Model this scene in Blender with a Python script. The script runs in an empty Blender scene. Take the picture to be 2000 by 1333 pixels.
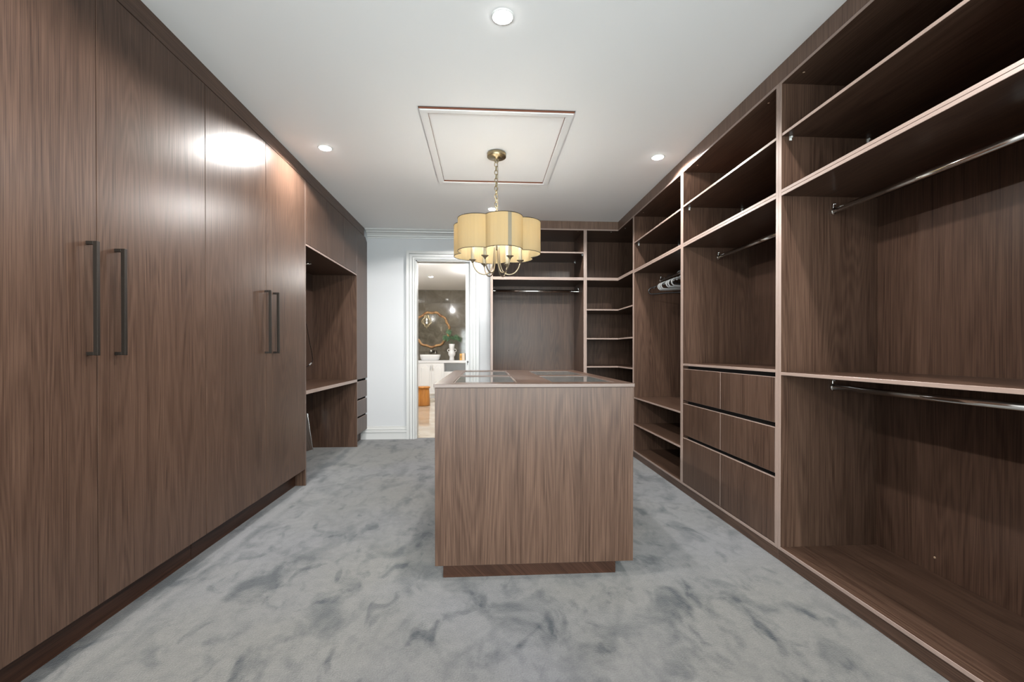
import bpy, bmesh, math, random
from mathutils import Vector, Matrix, Quaternion
random.seed(7)
S = bpy.context.scene
COL = S.collection
R = math.radians

# ------------------------------------------------------------------ camera
cd = bpy.data.cameras.new('camera'); cam = bpy.data.objects.new('camera', cd); COL.objects.link(cam)
cd.sensor_fit = 'HORIZONTAL'; cd.sensor_width = 36.0; cd.lens = 870 / 2000 * 36
cd.shift_y = 24.06 / 2000; cd.clip_start = .02; cd.clip_end = 100
cam.location = (0, 0, 1.145); cam.rotation_euler = (R(90 - .3), 0, R(-3.486))
S.camera = cam

# ------------------------------------------------------------------ colour management, world, lights
S.view_settings.view_transform = 'Standard'; S.view_settings.look = 'None'
S.view_settings.gamma = 1; S.view_settings.use_curve_mapping = False
S.view_settings.exposure = 0.36
S.cycles.use_denoising = True
S.cycles.max_bounces = 10; S.cycles.diffuse_bounces = 6; S.cycles.glossy_bounces = 4
S.cycles.transparent_max_bounces = 12; S.cycles.caustics_reflective = False; S.cycles.caustics_refractive = False
W = bpy.data.worlds.new('overcast_fill'); S.world = W; W.use_nodes = True
W.node_tree.nodes['Background'].inputs[0].default_value = (.93, .97, 1, 1)
W.node_tree.nodes['Background'].inputs[1].default_value = 14.8     # overcast sky added to brighten the room, enters only by fill_window_1
DOWNLIGHT_W = 72.0
BATH_W = 56.0
BULB_E = 95.0
LAMP_COL = (1, .975, .945)

def portal(loc, sx, sz):
    l = bpy.data.lights.new('fill_window_portal', 'AREA'); l.shape = 'RECTANGLE'; l.size = sx; l.size_y = sz
    l.cycles.is_portal = True
    o = bpy.data.objects.new('fill_window_portal', l); COL.objects.link(o); o.location = loc
    o.rotation_euler = (R(90), 0, 0)      # faces +Y, into the room
    return o

# ------------------------------------------------------------------ materials
def new_mat(name):
    m = bpy.data.materials.new(name); m.use_nodes = True
    nt = m.node_tree; b = nt.nodes['Principled BSDF']
    return m, nt, b
def N(nt, t, **k):
    n = nt.nodes.new(t)
    for a, v in k.items(): setattr(n, a, v)
    return n
def plain(name, col, rough=.5, metal=0, spec=.5, bump=0, bscale=300):
    m, nt, b = new_mat(name)
    b.inputs['Base Color'].default_value = (*col, 1); b.inputs['Roughness'].default_value = rough
    b.inputs['Metallic'].default_value = metal; b.inputs['Specular IOR Level'].default_value = spec
    if bump:
        tc = N(nt, 'ShaderNodeTexCoord'); nz = N(nt, 'ShaderNodeTexNoise'); nz.inputs['Scale'].default_value = bscale
        bp = N(nt, 'ShaderNodeBump'); bp.inputs['Strength'].default_value = bump; bp.inputs['Distance'].default_value = .002
        nt.links.new(tc.outputs['Object'], nz.inputs['Vector']); nt.links.new(nz.outputs['Fac'], bp.inputs['Height'])
        nt.links.new(bp.outputs['Normal'], b.inputs['Normal'])
    return m
def emit(name, col, s):
    m, nt, b = new_mat(name)
    b.inputs['Base Color'].default_value = (*col, 1)
    b.inputs['Emission Color'].default_value = (*col, 1); b.inputs['Emission Strength'].default_value = s
    return m

def wood(name, axis, dark=(.032, .0165, .0112), light=(.126, .074, .051), rough=.31):
    """dark laminate with a straight grain running along one axis"""
    m, nt, b = new_mat(name); L = nt.links.new
    tc = N(nt, 'ShaderNodeTexCoord'); oi = N(nt, 'ShaderNodeObjectInfo')
    sep = N(nt, 'ShaderNodeSeparateXYZ'); L(tc.outputs['Object'], sep.inputs[0])
    others = [a for a in 'XYZ' if a != axis]
    across = N(nt, 'ShaderNodeMath', operation='ADD'); L(sep.outputs[others[0]], across.inputs[0]); L(sep.outputs[others[1]], across.inputs[1])
    off = N(nt, 'ShaderNodeMath', operation='MULTIPLY'); L(oi.outputs['Random'], off.inputs[0]); off.inputs[1].default_value = 37.0
    a2 = N(nt, 'ShaderNodeMath', operation='ADD'); L(across.outputs[0], a2.inputs[0]); L(off.outputs[0], a2.inputs[1])
    cb = N(nt, 'ShaderNodeCombineXYZ'); L(a2.outputs[0], cb.inputs['X']); L(sep.outputs[axis], cb.inputs['Z']); L(off.outputs[0], cb.inputs['Y'])
    def noise(sx, sz, detail=3, dist=0):
        mp = N(nt, 'ShaderNodeMapping'); mp.inputs['Scale'].default_value = (sx, 1, sz); L(cb.outputs[0], mp.inputs['Vector'])
        n = N(nt, 'ShaderNodeTexNoise'); n.inputs['Scale'].default_value = 1; n.inputs['Detail'].default_value = detail
        n.inputs['Distortion'].default_value = dist; L(mp.outputs[0], n.inputs['Vector']); return n
    def math_(op, a, c, clamp=False):
        x = N(nt, 'ShaderNodeMath', operation=op); x.use_clamp = clamp
        if hasattr(a, 'links'): L(a, x.inputs[0])
        else: x.inputs[0].default_value = a
        if hasattr(c, 'links'): L(c, x.inputs[1])
        else: x.inputs[1].default_value = c
        return x.outputs[0]
    fig = noise(5.5, .42, 1.5, .25)                                   # cathedral figure: contour lines of a long noise
    rings = math_('SINE', math_('MULTIPLY', fig.outputs['Fac'], 150), 0)
    fine = noise(270, 3.0, 2.5)
    pores = noise(520, 11, 2)
    broad = noise(9, .25, 2)
    v = math_('MULTIPLY', math_('SUBTRACT', broad.outputs['Fac'], .5), .6)
    v = math_('ADD', v, math_('MULTIPLY', rings, .10))
    v = math_('ADD', v, math_('MULTIPLY', math_('SUBTRACT', fine.outputs['Fac'], .5), 1.45))
    v = math_('ADD', v, math_('MULTIPLY', math_('SUBTRACT', pores.outputs['Fac'], .5), .5))
    v = math_('ADD', v, .5, True)
    mix = N(nt, 'ShaderNodeMix', data_type='RGBA'); L(v, mix.inputs[0])
    mix.inputs[6].default_value = (*dark, 1); mix.inputs[7].default_value = (*light, 1)
    L(mix.outputs[2], b.inputs['Base Color'])
    rr = math_('ADD', math_('MULTIPLY', fine.outputs['Fac'], .10), rough - .05); L(rr, b.inputs['Roughness'])
    b.inputs['Specular IOR Level'].default_value = .24
    bp = N(nt, 'ShaderNodeBump'); bp.inputs['Strength'].default_value = .10; bp.inputs['Distance'].default_value = .0006
    L(fine.outputs['Fac'], bp.inputs['Height']); L(bp.outputs['Normal'], b.inputs['Normal'])
    return m

WZ, WY, WX = wood('walnut_upright', 'Z'), wood('walnut_lengthwise', 'Y'), wood('walnut_crosswise', 'X')
KICK = wood('shaded_walnut_plinth', 'Y', (.019, .0078, .0045), (.070, .031, .0185), .4)  # walnut darkened, the shade under the overhang is put into its colour
WPALE = wood('pale_walnut_upright', 'Z', (.085, .052, .038), (.215, .140, .105))
EDGE = plain('walnut_edge_band', (.33, .243, .205), .34)
EDGED = plain('walnut_edge_band_dark', (.115, .075, .058), .36)
WHITE = plain('white_wall_paint', (.58, .59, .605), .55)
CEIL = plain('white_ceiling_paint', (.90, .90, .895), .7)
GLOSSW = plain('white_gloss_paint', (.62, .62, .61), .3)
RAWTIMBER = plain('raw_brown_timber', (.15, .048, .022), .7)
CHROME = plain('chrome', (.80, .78, .75), .13, 1)
BRONZE = plain('dark_bronze_metal', (.024, .018, .014), .45, .6)
BRASS = plain('pale_brass', (.36, .295, .185), .36, 1)
NICKELGOLD = plain('champagne_metal', (.30, .25, .175), .42, .85)
BLACKP = plain('black_plastic', (.012, .012, .013), .25)
GREYP = plain('grey_plastic', (.42, .42, .42), .3)
WHITEP = plain('white_plastic', (.8, .8, .78), .4)
TAN = plain('tan_cap', (.55, .40, .27), .5)
DARKGAP = plain('dark_recess', (.012, .009, .008), .8)
CERAMIC = plain('white_ceramic', (.82, .82, .82), .12)
MATTEW = plain('matte_white_ceramic', (.80, .80, .80), .5, bump=.2, bscale=60)
VANW = plain('white_vanity_lacquer', (.84, .84, .84), .3)
STONE = plain('white_stone_top', (.78, .78, .79), .2)
GROUT = plain('grey_grout', (.30, .275, .235), .9)
GROUTL = plain('light_grout', (.60, .55, .47), .9)
LENS = emit('downlight_lens', (1, .98, .95), 40)
BULB = emit('bulb_glow', (1, .955, .89), BULB_E)
BULBB = emit('bath_bulb_glow', (1, .9, .7), 20)
STOOLW = None

def mottled(name, c1, c2, scale, rough, bump=0, detail=4, contrast=(.35, .65), dist=0., stretch=(1, 1, 1), spec=.5):
    m, nt, b = new_mat(name); L = nt.links.new
    tc = N(nt, 'ShaderNodeTexCoord'); oi = N(nt, 'ShaderNodeObjectInfo')
    ad = N(nt, 'ShaderNodeVectorMath', operation='ADD'); L(tc.outputs['Object'], ad.inputs[0])
    sc = N(nt, 'ShaderNodeVectorMath', operation='SCALE'); sc.inputs[0].default_value = (13, 7, 29); L(oi.outputs['Random'], sc.inputs['Scale']); L(sc.outputs[0], ad.inputs[1])
    mp = N(nt, 'ShaderNodeMapping'); mp.inputs['Scale'].default_value = stretch; L(ad.outputs[0], mp.inputs['Vector'])
    n = N(nt, 'ShaderNodeTexNoise'); n.inputs['Scale'].default_value = scale; n.inputs['Detail'].default_value = detail; n.inputs['Distortion'].default_value = dist
    L(mp.outputs[0], n.inputs['Vector'])
    r = N(nt, 'ShaderNodeValToRGB'); r.color_ramp.elements[0].position = contrast[0]; r.color_ramp.elements[1].position = contrast[1]
    r.color_ramp.elements[0].color = (*c1, 1); r.color_ramp.elements[1].color = (*c2, 1)
    L(n.outputs['Fac'], r.inputs[0]); L(r.outputs[0], b.inputs['Base Color'])
    b.inputs['Roughness'].default_value = rough; b.inputs['Specular IOR Level'].default_value = spec
    if bump:
        bp = N(nt, 'ShaderNodeBump'); bp.inputs['Strength'].default_value = bump; bp.inputs['Distance'].default_value = .003
        L(n.outputs['Fac'], bp.inputs['Height']); L(bp.outputs['Normal'], b.inputs['Normal'])
    return m
TILE = mottled('brown_marble_tile', (.105, .092, .070), (.215, .19, .15), 3.5, .07, detail=8, dist=1.2, contrast=(.3, .75))
FTILE = mottled('polished_beige_floor_tile', (.50, .42, .32), (.64, .56, .45), 2.5, .06, detail=5, dist=.6)
STOOLW = mottled('orange_stained_timber', (.42, .155, .03), (.62, .27, .065), 14, .35, detail=3, stretch=(1, 1, .15))
MFRAME = mottled('gilded_brown_frame', (.20, .085, .03), (.52, .30, .12), 9, .4, detail=3)
LEAF = mottled('palm_green', (.03, .075, .035), (.10, .19, .10), 30, .45)
CARD_O = plain('orange_card', (.75, .42, .10), .5)
CARD_C = plain('cream_card', (.85, .70, .55), .5)

def carpet_mat():
    m, nt, b = new_mat('grey_cut_pile_carpet'); L = nt.links.new
    tc = N(nt, 'ShaderNodeTexCoord')
    def noise(scale, detail, dist=0, stretch=(1, 1, 1), rough=.5, rot=0):
        mp = N(nt, 'ShaderNodeMapping'); mp.inputs['Scale'].default_value = stretch; mp.inputs['Rotation'].default_value = (0, 0, rot); L(tc.outputs['Object'], mp.inputs['Vector'])
        n = N(nt, 'ShaderNodeTexNoise'); n.inputs['Scale'].default_value = scale; n.inputs['Detail'].default_value = detail
        n.inputs['Roughness'].default_value = rough
        n.inputs['Distortion'].default_value = dist; L(mp.outputs[0], n.inputs['Vector']); return n
    def ramp(n, a, c):
        r = N(nt, 'ShaderNodeMapRange'); r.inputs[1].default_value = a; r.inputs[2].default_value = c; L(n.outputs['Fac'], r.inputs[0]); return r.outputs[0]
    def mth(op, a, c):
        x = N(nt, 'ShaderNodeMath', operation=op)
        for i, q in enumerate((a, c)):
            if hasattr(q, 'links'): L(q, x.inputs[i])
            else: x.inputs[i].default_value = q
        return x.outputs[0]
    big = ramp(noise(1.5, 2, .3), .35, .7)
    patch = ramp(noise(5.0, 4, .5, (1, .7, 1), .55, .5), .50, .66)        # brushed patches of pile lying the other way
    streak = ramp(noise(9.0, 3, .4, (1, .5, 1), .6, -.7), .54, .70)
    grain = noise(420, 2)
    speck = noise(160, 2)
    dk = mth('MULTIPLY', patch, mth('ADD', mth('MULTIPLY', big, .65), .35))
    dk = mth('ADD', mth('MULTIPLY', dk, .85), mth('MULTIPLY', streak, .38))
    mid = ramp(noise(24, 3, .3), .3, .7)
    spots = ramp(noise(8.5, 3, .8, (1, .62, 1), .5, .9), .58, .70)
    dk = mth('ADD', dk, mth('MULTIPLY', spots, .5))
    dk = mth('ADD', dk, mth('MULTIPLY', mid, .22))
    sp = N(nt, 'ShaderNodeSeparateXYZ'); L(tc.outputs['Object'], sp.inputs[0])
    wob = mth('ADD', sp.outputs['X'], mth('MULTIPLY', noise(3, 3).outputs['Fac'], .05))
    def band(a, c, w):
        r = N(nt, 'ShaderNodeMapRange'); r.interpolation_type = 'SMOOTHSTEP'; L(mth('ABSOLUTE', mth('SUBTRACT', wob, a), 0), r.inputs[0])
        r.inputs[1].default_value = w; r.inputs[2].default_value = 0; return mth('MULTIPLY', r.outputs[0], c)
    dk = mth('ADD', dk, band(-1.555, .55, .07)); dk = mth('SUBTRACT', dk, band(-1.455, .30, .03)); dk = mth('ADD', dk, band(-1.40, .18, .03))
    dk = mth('MAXIMUM', mth('MINIMUM', dk, 1.0), 0)
    mix = N(nt, 'ShaderNodeMix', data_type='RGBA'); L(dk, mix.inputs[0])
    mix.inputs[6].default_value = (.140, .137, .133, 1); mix.inputs[7].default_value = (.014, .018, .024, 1)
    g = mth('ADD', mth('MULTIPLY', grain.outputs['Fac'], 1.15), mth('MULTIPLY', speck.outputs['Fac'], .75))
    g = mth('ADD', g, .05)
    mul = N(nt, 'ShaderNodeMix', data_type='RGBA', blend_type='MULTIPLY'); mul.inputs[0].default_value = 1
    hue = N(nt, 'ShaderNodeMix', data_type='RGBA'); L(ramp(noise(.9, 2), .4, .62), hue.inputs[0])
    hue.inputs[6].default_value = (1.03, 1.0, .95, 1); hue.inputs[7].default_value = (.98, .98, 1.05, 1)
    tint = N(nt, 'ShaderNodeMix', data_type='RGBA', blend_type='MULTIPLY'); tint.inputs[0].default_value = 1
    L(mix.outputs[2], tint.inputs[6]); L(hue.outputs[2], tint.inputs[7]); L(tint.outputs[2], mul.inputs[6]); L(g, mul.inputs[7]); L(mul.outputs[2], b.inputs['Base Color'])
    b.inputs['Roughness'].default_value = .95; b.inputs['Specular IOR Level'].default_value = .1
    b.inputs['Sheen Weight'].default_value = .40; b.inputs['Sheen Roughness'].default_value = .5
    bp = N(nt, 'ShaderNodeBump'); bp.inputs['Strength'].default_value = .5; bp.inputs['Distance'].default_value = .004
    L(speck.outputs['Fac'], bp.inputs['Height']); L(bp.outputs['Normal'], b.inputs['Normal'])
    return m
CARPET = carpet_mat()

def clear_glass(name, tint=(.9, .93, .92), rough=.01, dust=0):
    m, nt, b = new_mat(name); L = nt.links.new; out = nt.nodes['Material Output']
    t = N(nt, 'ShaderNodeBsdfTransparent'); t.inputs[0].default_value = (*tint, 1)
    g = N(nt, 'ShaderNodeBsdfGlossy'); g.inputs['Roughness'].default_value = rough
    f = N(nt, 'ShaderNodeFresnel'); f.inputs[0].default_value = 1.75
    mx = N(nt, 'ShaderNodeMixShader'); L(f.outputs[0], mx.inputs[0]); L(t.outputs[0], mx.inputs[1]); L(g.outputs[0], mx.inputs[2]); 
    if dust:
        df = N(nt, 'ShaderNodeBsdfDiffuse'); df.inputs[0].default_value = (.62, .64, .62, 1)
        m2 = N(nt, 'ShaderNodeMixShader'); m2.inputs[0].default_value = dust; L(mx.outputs[0], m2.inputs[1]); L(df.outputs[0], m2.inputs[2]); L(m2.outputs[0], out.inputs[0])
    else: L(mx.outputs[0], out.inputs[0])
    return m
GLASS = clear_glass('clear_glass'); DUSTY = clear_glass('dusty_clear_glass', dust=.06)
MIRROR = plain('mirror_silver', (.86, .87, .86), .01, 1)

def shade_mat():
    m, nt, b = new_mat('gold_translucent_fabric'); L = nt.links.new; out = nt.nodes['Material Output']
    d = N(nt, 'ShaderNodeBsdfDiffuse'); d.inputs[0].default_value = (.42, .34, .20, 1)
    t = N(nt, 'ShaderNodeBsdfTranslucent'); t.inputs[0].default_value = (.36, .27, .125, 1)
    mx = N(nt, 'ShaderNodeMixShader'); mx.inputs[0].default_value = .5
    L(d.outputs[0], mx.inputs[1]); L(t.outputs[0], mx.inputs[2]); L(mx.outputs[0], out.inputs[0])
    tc = N(nt, 'ShaderNodeTexCoord'); mp = N(nt, 'ShaderNodeMapping'); mp.inputs['Scale'].default_value = (1, 1, .03)
    nz = N(nt, 'ShaderNodeTexNoise'); nz.inputs['Scale'].default_value = 500
    L(tc.outputs['Object'], mp.inputs[0]); L(mp.outputs[0], nz.inputs[0])
    bp = N(nt, 'ShaderNodeBump'); bp.inputs['Strength'].default_value = .15; bp.inputs['Distance'].default_value = .001
    L(nz.outputs['Fac'], bp.inputs['Height']); L(bp.outputs['Normal'], d.inputs['Normal'])
    return m
SHADE = shade_mat()
LINING = None

# ------------------------------------------------------------------ mesh helpers (world coordinates)
def add_box(bm, x0, x1, y0, y1, z0, z1, bevel=0.0, mi=0, edge=None, me=1):
    """box; with edge='auto' every face except the two broad ones takes material index me"""
    x0, x1 = sorted((x0, x1)); y0, y1 = sorted((y0, y1)); z0, z1 = sorted((z0, z1))
    r = bmesh.ops.create_cube(bm, size=1)
    vs = r['verts']
    for v in vs:
        v.co = Vector((x0 + (v.co.x + .5) * (x1 - x0), y0 + (v.co.y + .5) * (y1 - y0), z0 + (v.co.z + .5) * (z1 - z0)))
    faces = list({f for v in vs for f in v.link_faces})
    if bevel:
        es = list({e for v in vs for e in v.link_edges})
        rb = bmesh.ops.bevel(bm, geom=es, offset=bevel, segments=1, affect='EDGES', profile=.5)
        faces = list({f for v in rb['verts'] for f in v.link_faces})
    thin = min(((x1 - x0), 0), ((y1 - y0), 1), ((z1 - z0), 2))[1]
    for f in faces:
        f.normal_update(); f.material_index = mi
        if edge == 'auto' and abs(f.normal[thin]) < .95: f.material_index = me
    return faces

def add_prism(bm, pts, axis, a0, a1, mi=0):
    """extrude a 2D polygon along an axis: pts are (y,z) for X, (x,z) for Y, (x,y) for Z"""
    def P(p, a): return {'X': (a, p[0], p[1]), 'Y': (p[0], a, p[1]), 'Z': (p[0], p[1], a)}[axis]
    b = [bm.verts.new(P(p, a0)) for p in pts]; t = [bm.verts.new(P(p, a1)) for p in pts]
    fs = [bm.faces.new(b), bm.faces.new(list(reversed(t)))]
    n = len(pts)
    for i in range(n):
        j = (i + 1) % n; fs.append(bm.faces.new((b[j], b[i], t[i], t[j])))
    for f in fs: f.material_index = mi
    bmesh.ops.recalc_face_normals(bm, faces=fs)
    return fs

def add_lathe(bm, prof, c, seg=24, mi=0, axis='Z', squash=(1, 1)):
    rings = []
    for r, h in prof:
        ring = []
        for i in range(seg):
            a = 2 * math.pi * i / seg
            u, v = r * math.cos(a) * squash[0], r * math.sin(a) * squash[1]
            p = {'Z': (u, v, h), 'Y': (u, h, v), 'X': (h, u, v)}[axis]
            ring.append(bm.verts.new((c[0] + p[0], c[1] + p[1], c[2] + p[2])))
        rings.append(ring)
    fs = []
    for a, b in zip(rings, rings[1:]):
        for i in range(seg):
            j = (i + 1) % seg; fs.append(bm.faces.new((a[i], a[j], b[j], b[i])))
    fs.append(bm.faces.new(list(reversed(rings[0])))); fs.append(bm.faces.new(rings[-1]))
    bmesh.ops.recalc_face_normals(bm, faces=fs)
    for f in fs: f.smooth = True; f.material_index = mi
    return fs

def add_tube(bm, pts, r, seg=8, closed=False, mi=0, sec=None):
    """tube along a polyline; sec=(a,b) gives an oval section (a along the side, b along up)"""
    pts = [Vector(p) for p in pts]; n = len(pts); rings = []; up = None
    for i, p in enumerate(pts):
        if closed: t = pts[(i + 1) % n] - pts[i - 1]
        else: t = pts[min(i + 1, n - 1)] - pts[max(i - 1, 0)]
        t.normalize()
        if up is None:
            up = Vector((0, 0, 1)) if abs(t.z) < .9 else Vector((0, 1, 0))
        up = (up - t * up.dot(t)).normalized(); s = t.cross(up)
        ra, rb = (sec if sec else (r[i] if isinstance(r, (list, tuple)) else r,) * 2)
        rings.append([bm.verts.new(p + s * ra * math.cos(2 * math.pi * k / seg) + up * rb * math.sin(2 * math.pi * k / seg)) for k in range(seg)])
    fs = []; m = n if closed else n - 1
    for i in range(m):
        a, b = rings[i], rings[(i + 1) % n]
        for k in range(seg):
            j = (k + 1) % seg; fs.append(bm.faces.new((a[k], a[j], b[j], b[k])))
    if not closed:
        fs.append(bm.faces.new(list(reversed(rings[0])))); fs.append(bm.faces.new(rings[-1]))
    bmesh.ops.recalc_face_normals(bm, faces=fs)
    for f in fs: f.smooth = True; f.material_index = mi
    return fs

def smooth_path(pts, n=6, closed=False):
    """Catmull-Rom through the points"""
    P = [Vector(p) for p in pts]; out = []; m = len(P)
    rng = range(m) if closed else range(m - 1)
    for i in rng:
        p0 = P[i - 1] if (closed or i > 0) else P[0]; p1 = P[i]; p2 = P[(i + 1) % m]; p3 = P[(i + 2) % m] if (closed or i + 2 < m) else P[-1]
        for k in range(n):
            t = k / n
            out.append(.5 * ((2 * p1) + (p2 - p0) * t + (2 * p0 - 5 * p1 + 4 * p2 - p3) * t * t + (3 * p1 - p0 - 3 * p2 + p3) * t ** 3))
    if not closed: out.append(P[-1])
    return out

def wloc(o):
    v = Vector((0, 0, 0))
    while o is not None: v = v + o.location; o = o.parent
    return v
def finish(name, bm, mats, parent=None, origin=None):
    """link a bmesh as ONE object; vertices are given in world coordinates"""
    me = bpy.data.meshes.new(name)
    base = wloc(parent) if parent else Vector(origin) if origin else Vector((0, 0, 0))
    bmesh.ops.translate(bm, verts=bm.verts, vec=-base)
    bm.to_mesh(me); bm.free()
    for m in (mats if isinstance(mats, (list, tuple)) else [mats]): me.materials.append(m)
    o = bpy.data.objects.new(name, me); COL.objects.link(o)
    if parent: o.parent = parent
    elif origin: o.location = origin
    return o
def tag(o, label=None, cat=None, group=None, kind=None):
    for k, v in (('label', label), ('category', cat), ('group', group), ('kind', kind)):
        if v: o[k] = v
    return o
def thing(name, label, cat, loc, group=None):
    o = bpy.data.objects.new(name, None); COL.objects.link(o); o.location = loc; o.empty_display_size = .05
    return tag(o, label, cat, group)
def structure(name, bm, mats, parent=None, origin=None):
    o = finish(name, bm, mats, parent, origin)
    if parent is None: o['kind'] = 'structure'
    return o
def board(name, parent, bounds, grain=None, bevel=.0012, edge=EDGE, label=None):
    """one laminate board: broad faces wood, edges banded"""
    bm = bmesh.new(); add_box(bm, *bounds, bevel=bevel, edge='auto')
    d = [abs(bounds[1] - bounds[0]), abs(bounds[3] - bounds[2]), abs(bounds[5] - bounds[4])]
    if grain is None:
        thin = d.index(min(d)); grain = WZ if thin != 2 else (WY if d[1] > d[0] else WX)
    o = finish(name, bm, [grain, edge], parent)
    if label: o['label'] = label
    return o
def dup(root, loc=None, rotz=None, label=None):
    def cp(o, parent):
        c = o.copy(); COL.objects.link(c); c.parent = parent
        for ch in list(o.children): cp(ch, c)
        return c
    c = cp(root, root.parent)
    if loc is not None: c.location = loc
    if rotz is not None: c.rotation_euler = (0, 0, rotz)
    if label: c['label'] = label
    return c

# ------------------------------------------------------------------ the room
H = 2.7; YF = 5.87; YB = -1.35; XL = -2.075; XR = 2.20
BX0, BX1, BY1 = -3.0, .75, 11.47          # bathroom beyond the door
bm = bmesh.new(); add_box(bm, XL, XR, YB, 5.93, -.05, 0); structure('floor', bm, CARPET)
bm = bmesh.new(); add_box(bm, XL - .1, XR + .1, YB - .1, 6.0, H, H + .1); structure('ceiling', bm, CEIL)
bm = bmesh.new(); add_box(bm, XL - .1, XL, YB, 6.0, 0, H); structure('wall_left', bm, WHITE)
bm = bmesh.new(); add_box(bm, XR, XR + .1, YB, 6.0, 0, H); structure('wall_right', bm, WHITE)
# wall behind the camera, with an unseen window added to brighten the room
WX0, WX1, WZ0, WZ1 = -1.9, 2.0, .35, 2.3
bm = bmesh.new()
add_box(bm, XL - .1, WX0, YB - .12, YB, 0, H); add_box(bm, WX1, XR + .1, YB - .12, YB, 0, H)
add_box(bm, WX0, WX1, YB - .12, YB, 0, WZ0); add_box(bm, WX0, WX1, YB - .12, YB, WZ1, H)
structure('wall_near', bm, WHITE)
win = thing('fill_window_1', None, None, (0, YB, WZ0)); win['kind'] = 'structure'
bm = bmesh.new()
for a in ((WX0, WX0 + .05), (WX1 - .05, WX1), (.075, .125)): add_box(bm, *a, YB - .09, YB - .03, WZ0, WZ1)
for a in ((WZ0, WZ0 + .05), (WZ1 - .05, WZ1)): add_box(bm, WX0, WX1, YB - .09, YB - .03, *a)
finish('fill_window_frame', bm, GLOSSW, win)
for a, b in ((WX0 + .05, .075), (.125, WX1 - .05)):
    bm = bmesh.new(); add_box(bm, a, b, YB - .065, YB - .059, WZ0 + .05, WZ1 - .05); finish('pane', bm, GLASS, win)
portal(((WX0 + WX1) / 2, YB - .11, (WZ0 + WZ1) / 2), WX1 - WX0, WZ1 - WZ0)

# far wall with the doorway; to the right of the doorway the wall is two skins around the sliding leaf
DX0, DX1, DZ = -.897, -.195, 2.326
bm = bmesh.new()
add_box(bm, XL - .1, DX0, YF, 6.0, 0, H); add_box(bm, DX0, DX1, YF, 6.0, DZ, H)
add_box(bm, DX1, XR + .1, YF, 5.905, 0, H); add_box(bm, DX1, XR + .1, 5.965, 6.0, 0, H)
structure('wall_far', bm, WHITE)
d1 = thing('door_1', None, None, (DX0, YF, 0)); d1['kind'] = 'structure'
bm = bmesh.new()
CW = .118
for o_, i_, t in ((CW, 0, .008), (CW, .082, .034), (.074, .044, .026), (.036, .014, .030), (.008, .0, .016)):
    pts = [(DX0 - o_, 0), (DX0 - o_, DZ + o_), (DX1 + o_, DZ + o_), (DX1 + o_, 0), (DX1 + i_, 0), (DX1 + i_, DZ + i_), (DX0 - i_, DZ + i_), (DX0 - i_, 0)]
    add_prism(bm, pts, 'Y', YF - t, YF - .0005)
finish('casing', bm, GLOSSW, d1)
bm = bmesh.new()
add_box(bm, DX0, DX0 + .012, YF, 6.0, 0, DZ); add_box(bm, DX0, DX1, YF, 6.0, DZ - .012, DZ)
finish('jamb_lining', bm, GLOSSW, d1)
bm = bmesh.new(); add_box(bm, -.255, .42, 5.915, 5.953, .01, DZ - .014, .002); leaf = finish('door_leaf', bm, GLOSSW, d1)
bm = bmesh.new(); add_lathe(bm, [(.012, 0), (.015, .004), (.006, .006)], (-.228, 5.915, 1.0), 12, axis='Y')
add_tube(bm, [(-.228, 5.915, 1.012), (-.228, 5.90, 1.012), (-.232, 5.895, 0.985), (-.228, 5.905, .965)], .004, 6)
finish('edge_pull', bm, CHROME, leaf)
bm = bmesh.new(); add_box(bm, DX0 + .012, DX1, 5.93, 6.0, -.05, .002); structure('trim_1', bm, FTILE)
# skirting and cornice of the far wall
bm = bmesh.new()
prof = [(YF, 0), (YF - .018, 0), (YF - .018, .085), (YF - .026, .090), (YF - .026, .108), (YF - .016, .114), (YF - .022, .122), (YF - .022, .140), (YF - .010, .150), (YF - .012, .165), (YF, .168)]
add_prism(bm, prof, 'X', -1.60, DX0 - CW); structure('baseboard_far', bm, GLOSSW)
bm = bmesh.new()
prof = [(YF, 2.605), (YF - .012, 2.605), (YF - .014, 2.618), (YF - .028, 2.622), (YF - .034, 2.640), (YF - .060, 2.662), (YF - .090, 2.668), (YF - .092, 2.678), (YF - .12, 2.682), (YF - .135, 2.690), (YF - .135, 2.6995), (YF, 2.6995)]
add_prism(bm, prof, 'X', -1.512, .062); structure('trim_2', bm, GLOSSW)
bm = bmesh.new()
prof = [(XR, .0), (XR - .018, 0), (XR - .018, .15), (XR, .165)]
add_prism(bm, prof, 'Y', YB, 1.10); structure('baseboard_right', bm, GLOSSW)

# ceiling hatch: proud moulded frame with raw timber sides
ht = thing('ceiling_hatch', 'white square ceiling hatch panel with brown timber edges around the chandelier', 'hatch', (.083, 3.5, H))
HX0, HX1, HY0, HY1 = -.42, .582, 2.868, 4.135
def frame4(bm, x0, x1, y0, y1, w, z0, z1, mi=0, mside=None):
    for b in ((x0, x1, y0, y0 + w), (x0, x1, y1 - w, y1), (x0, x0 + w, y0 + w, y1 - w), (x1 - w, x1, y0 + w, y1 - w)):
        fs = add_box(bm, *b, z0, z1)
        for f in fs: f.material_index = mside if (mside is not None and abs(f.normal.z) < .5) else mi
bm = bmesh.new(); frame4(bm, HX0, HX1, HY0, HY1, .052, H - .013, H - .0005, 0, 1); finish('frame', bm, [VANW, RAWTIMBER], ht)
bm = bmesh.new(); frame4(bm, HX0 + .008, HX1 - .008, HY0 + .008, HY1 - .008, .034, H - .0165, H - .0132); finish('moulding', bm, VANW, ht)
bm = bmesh.new(); frame4(bm, HX0 - .004, HX1 + .004, HY0 - .004, HY1 + .004, .004, H - .0012, H - .0003); finish('gap_shade_strip', bm, DARKGAP, ht)  # flat dark strip coloured as the shade in a gap round the frame
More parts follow.
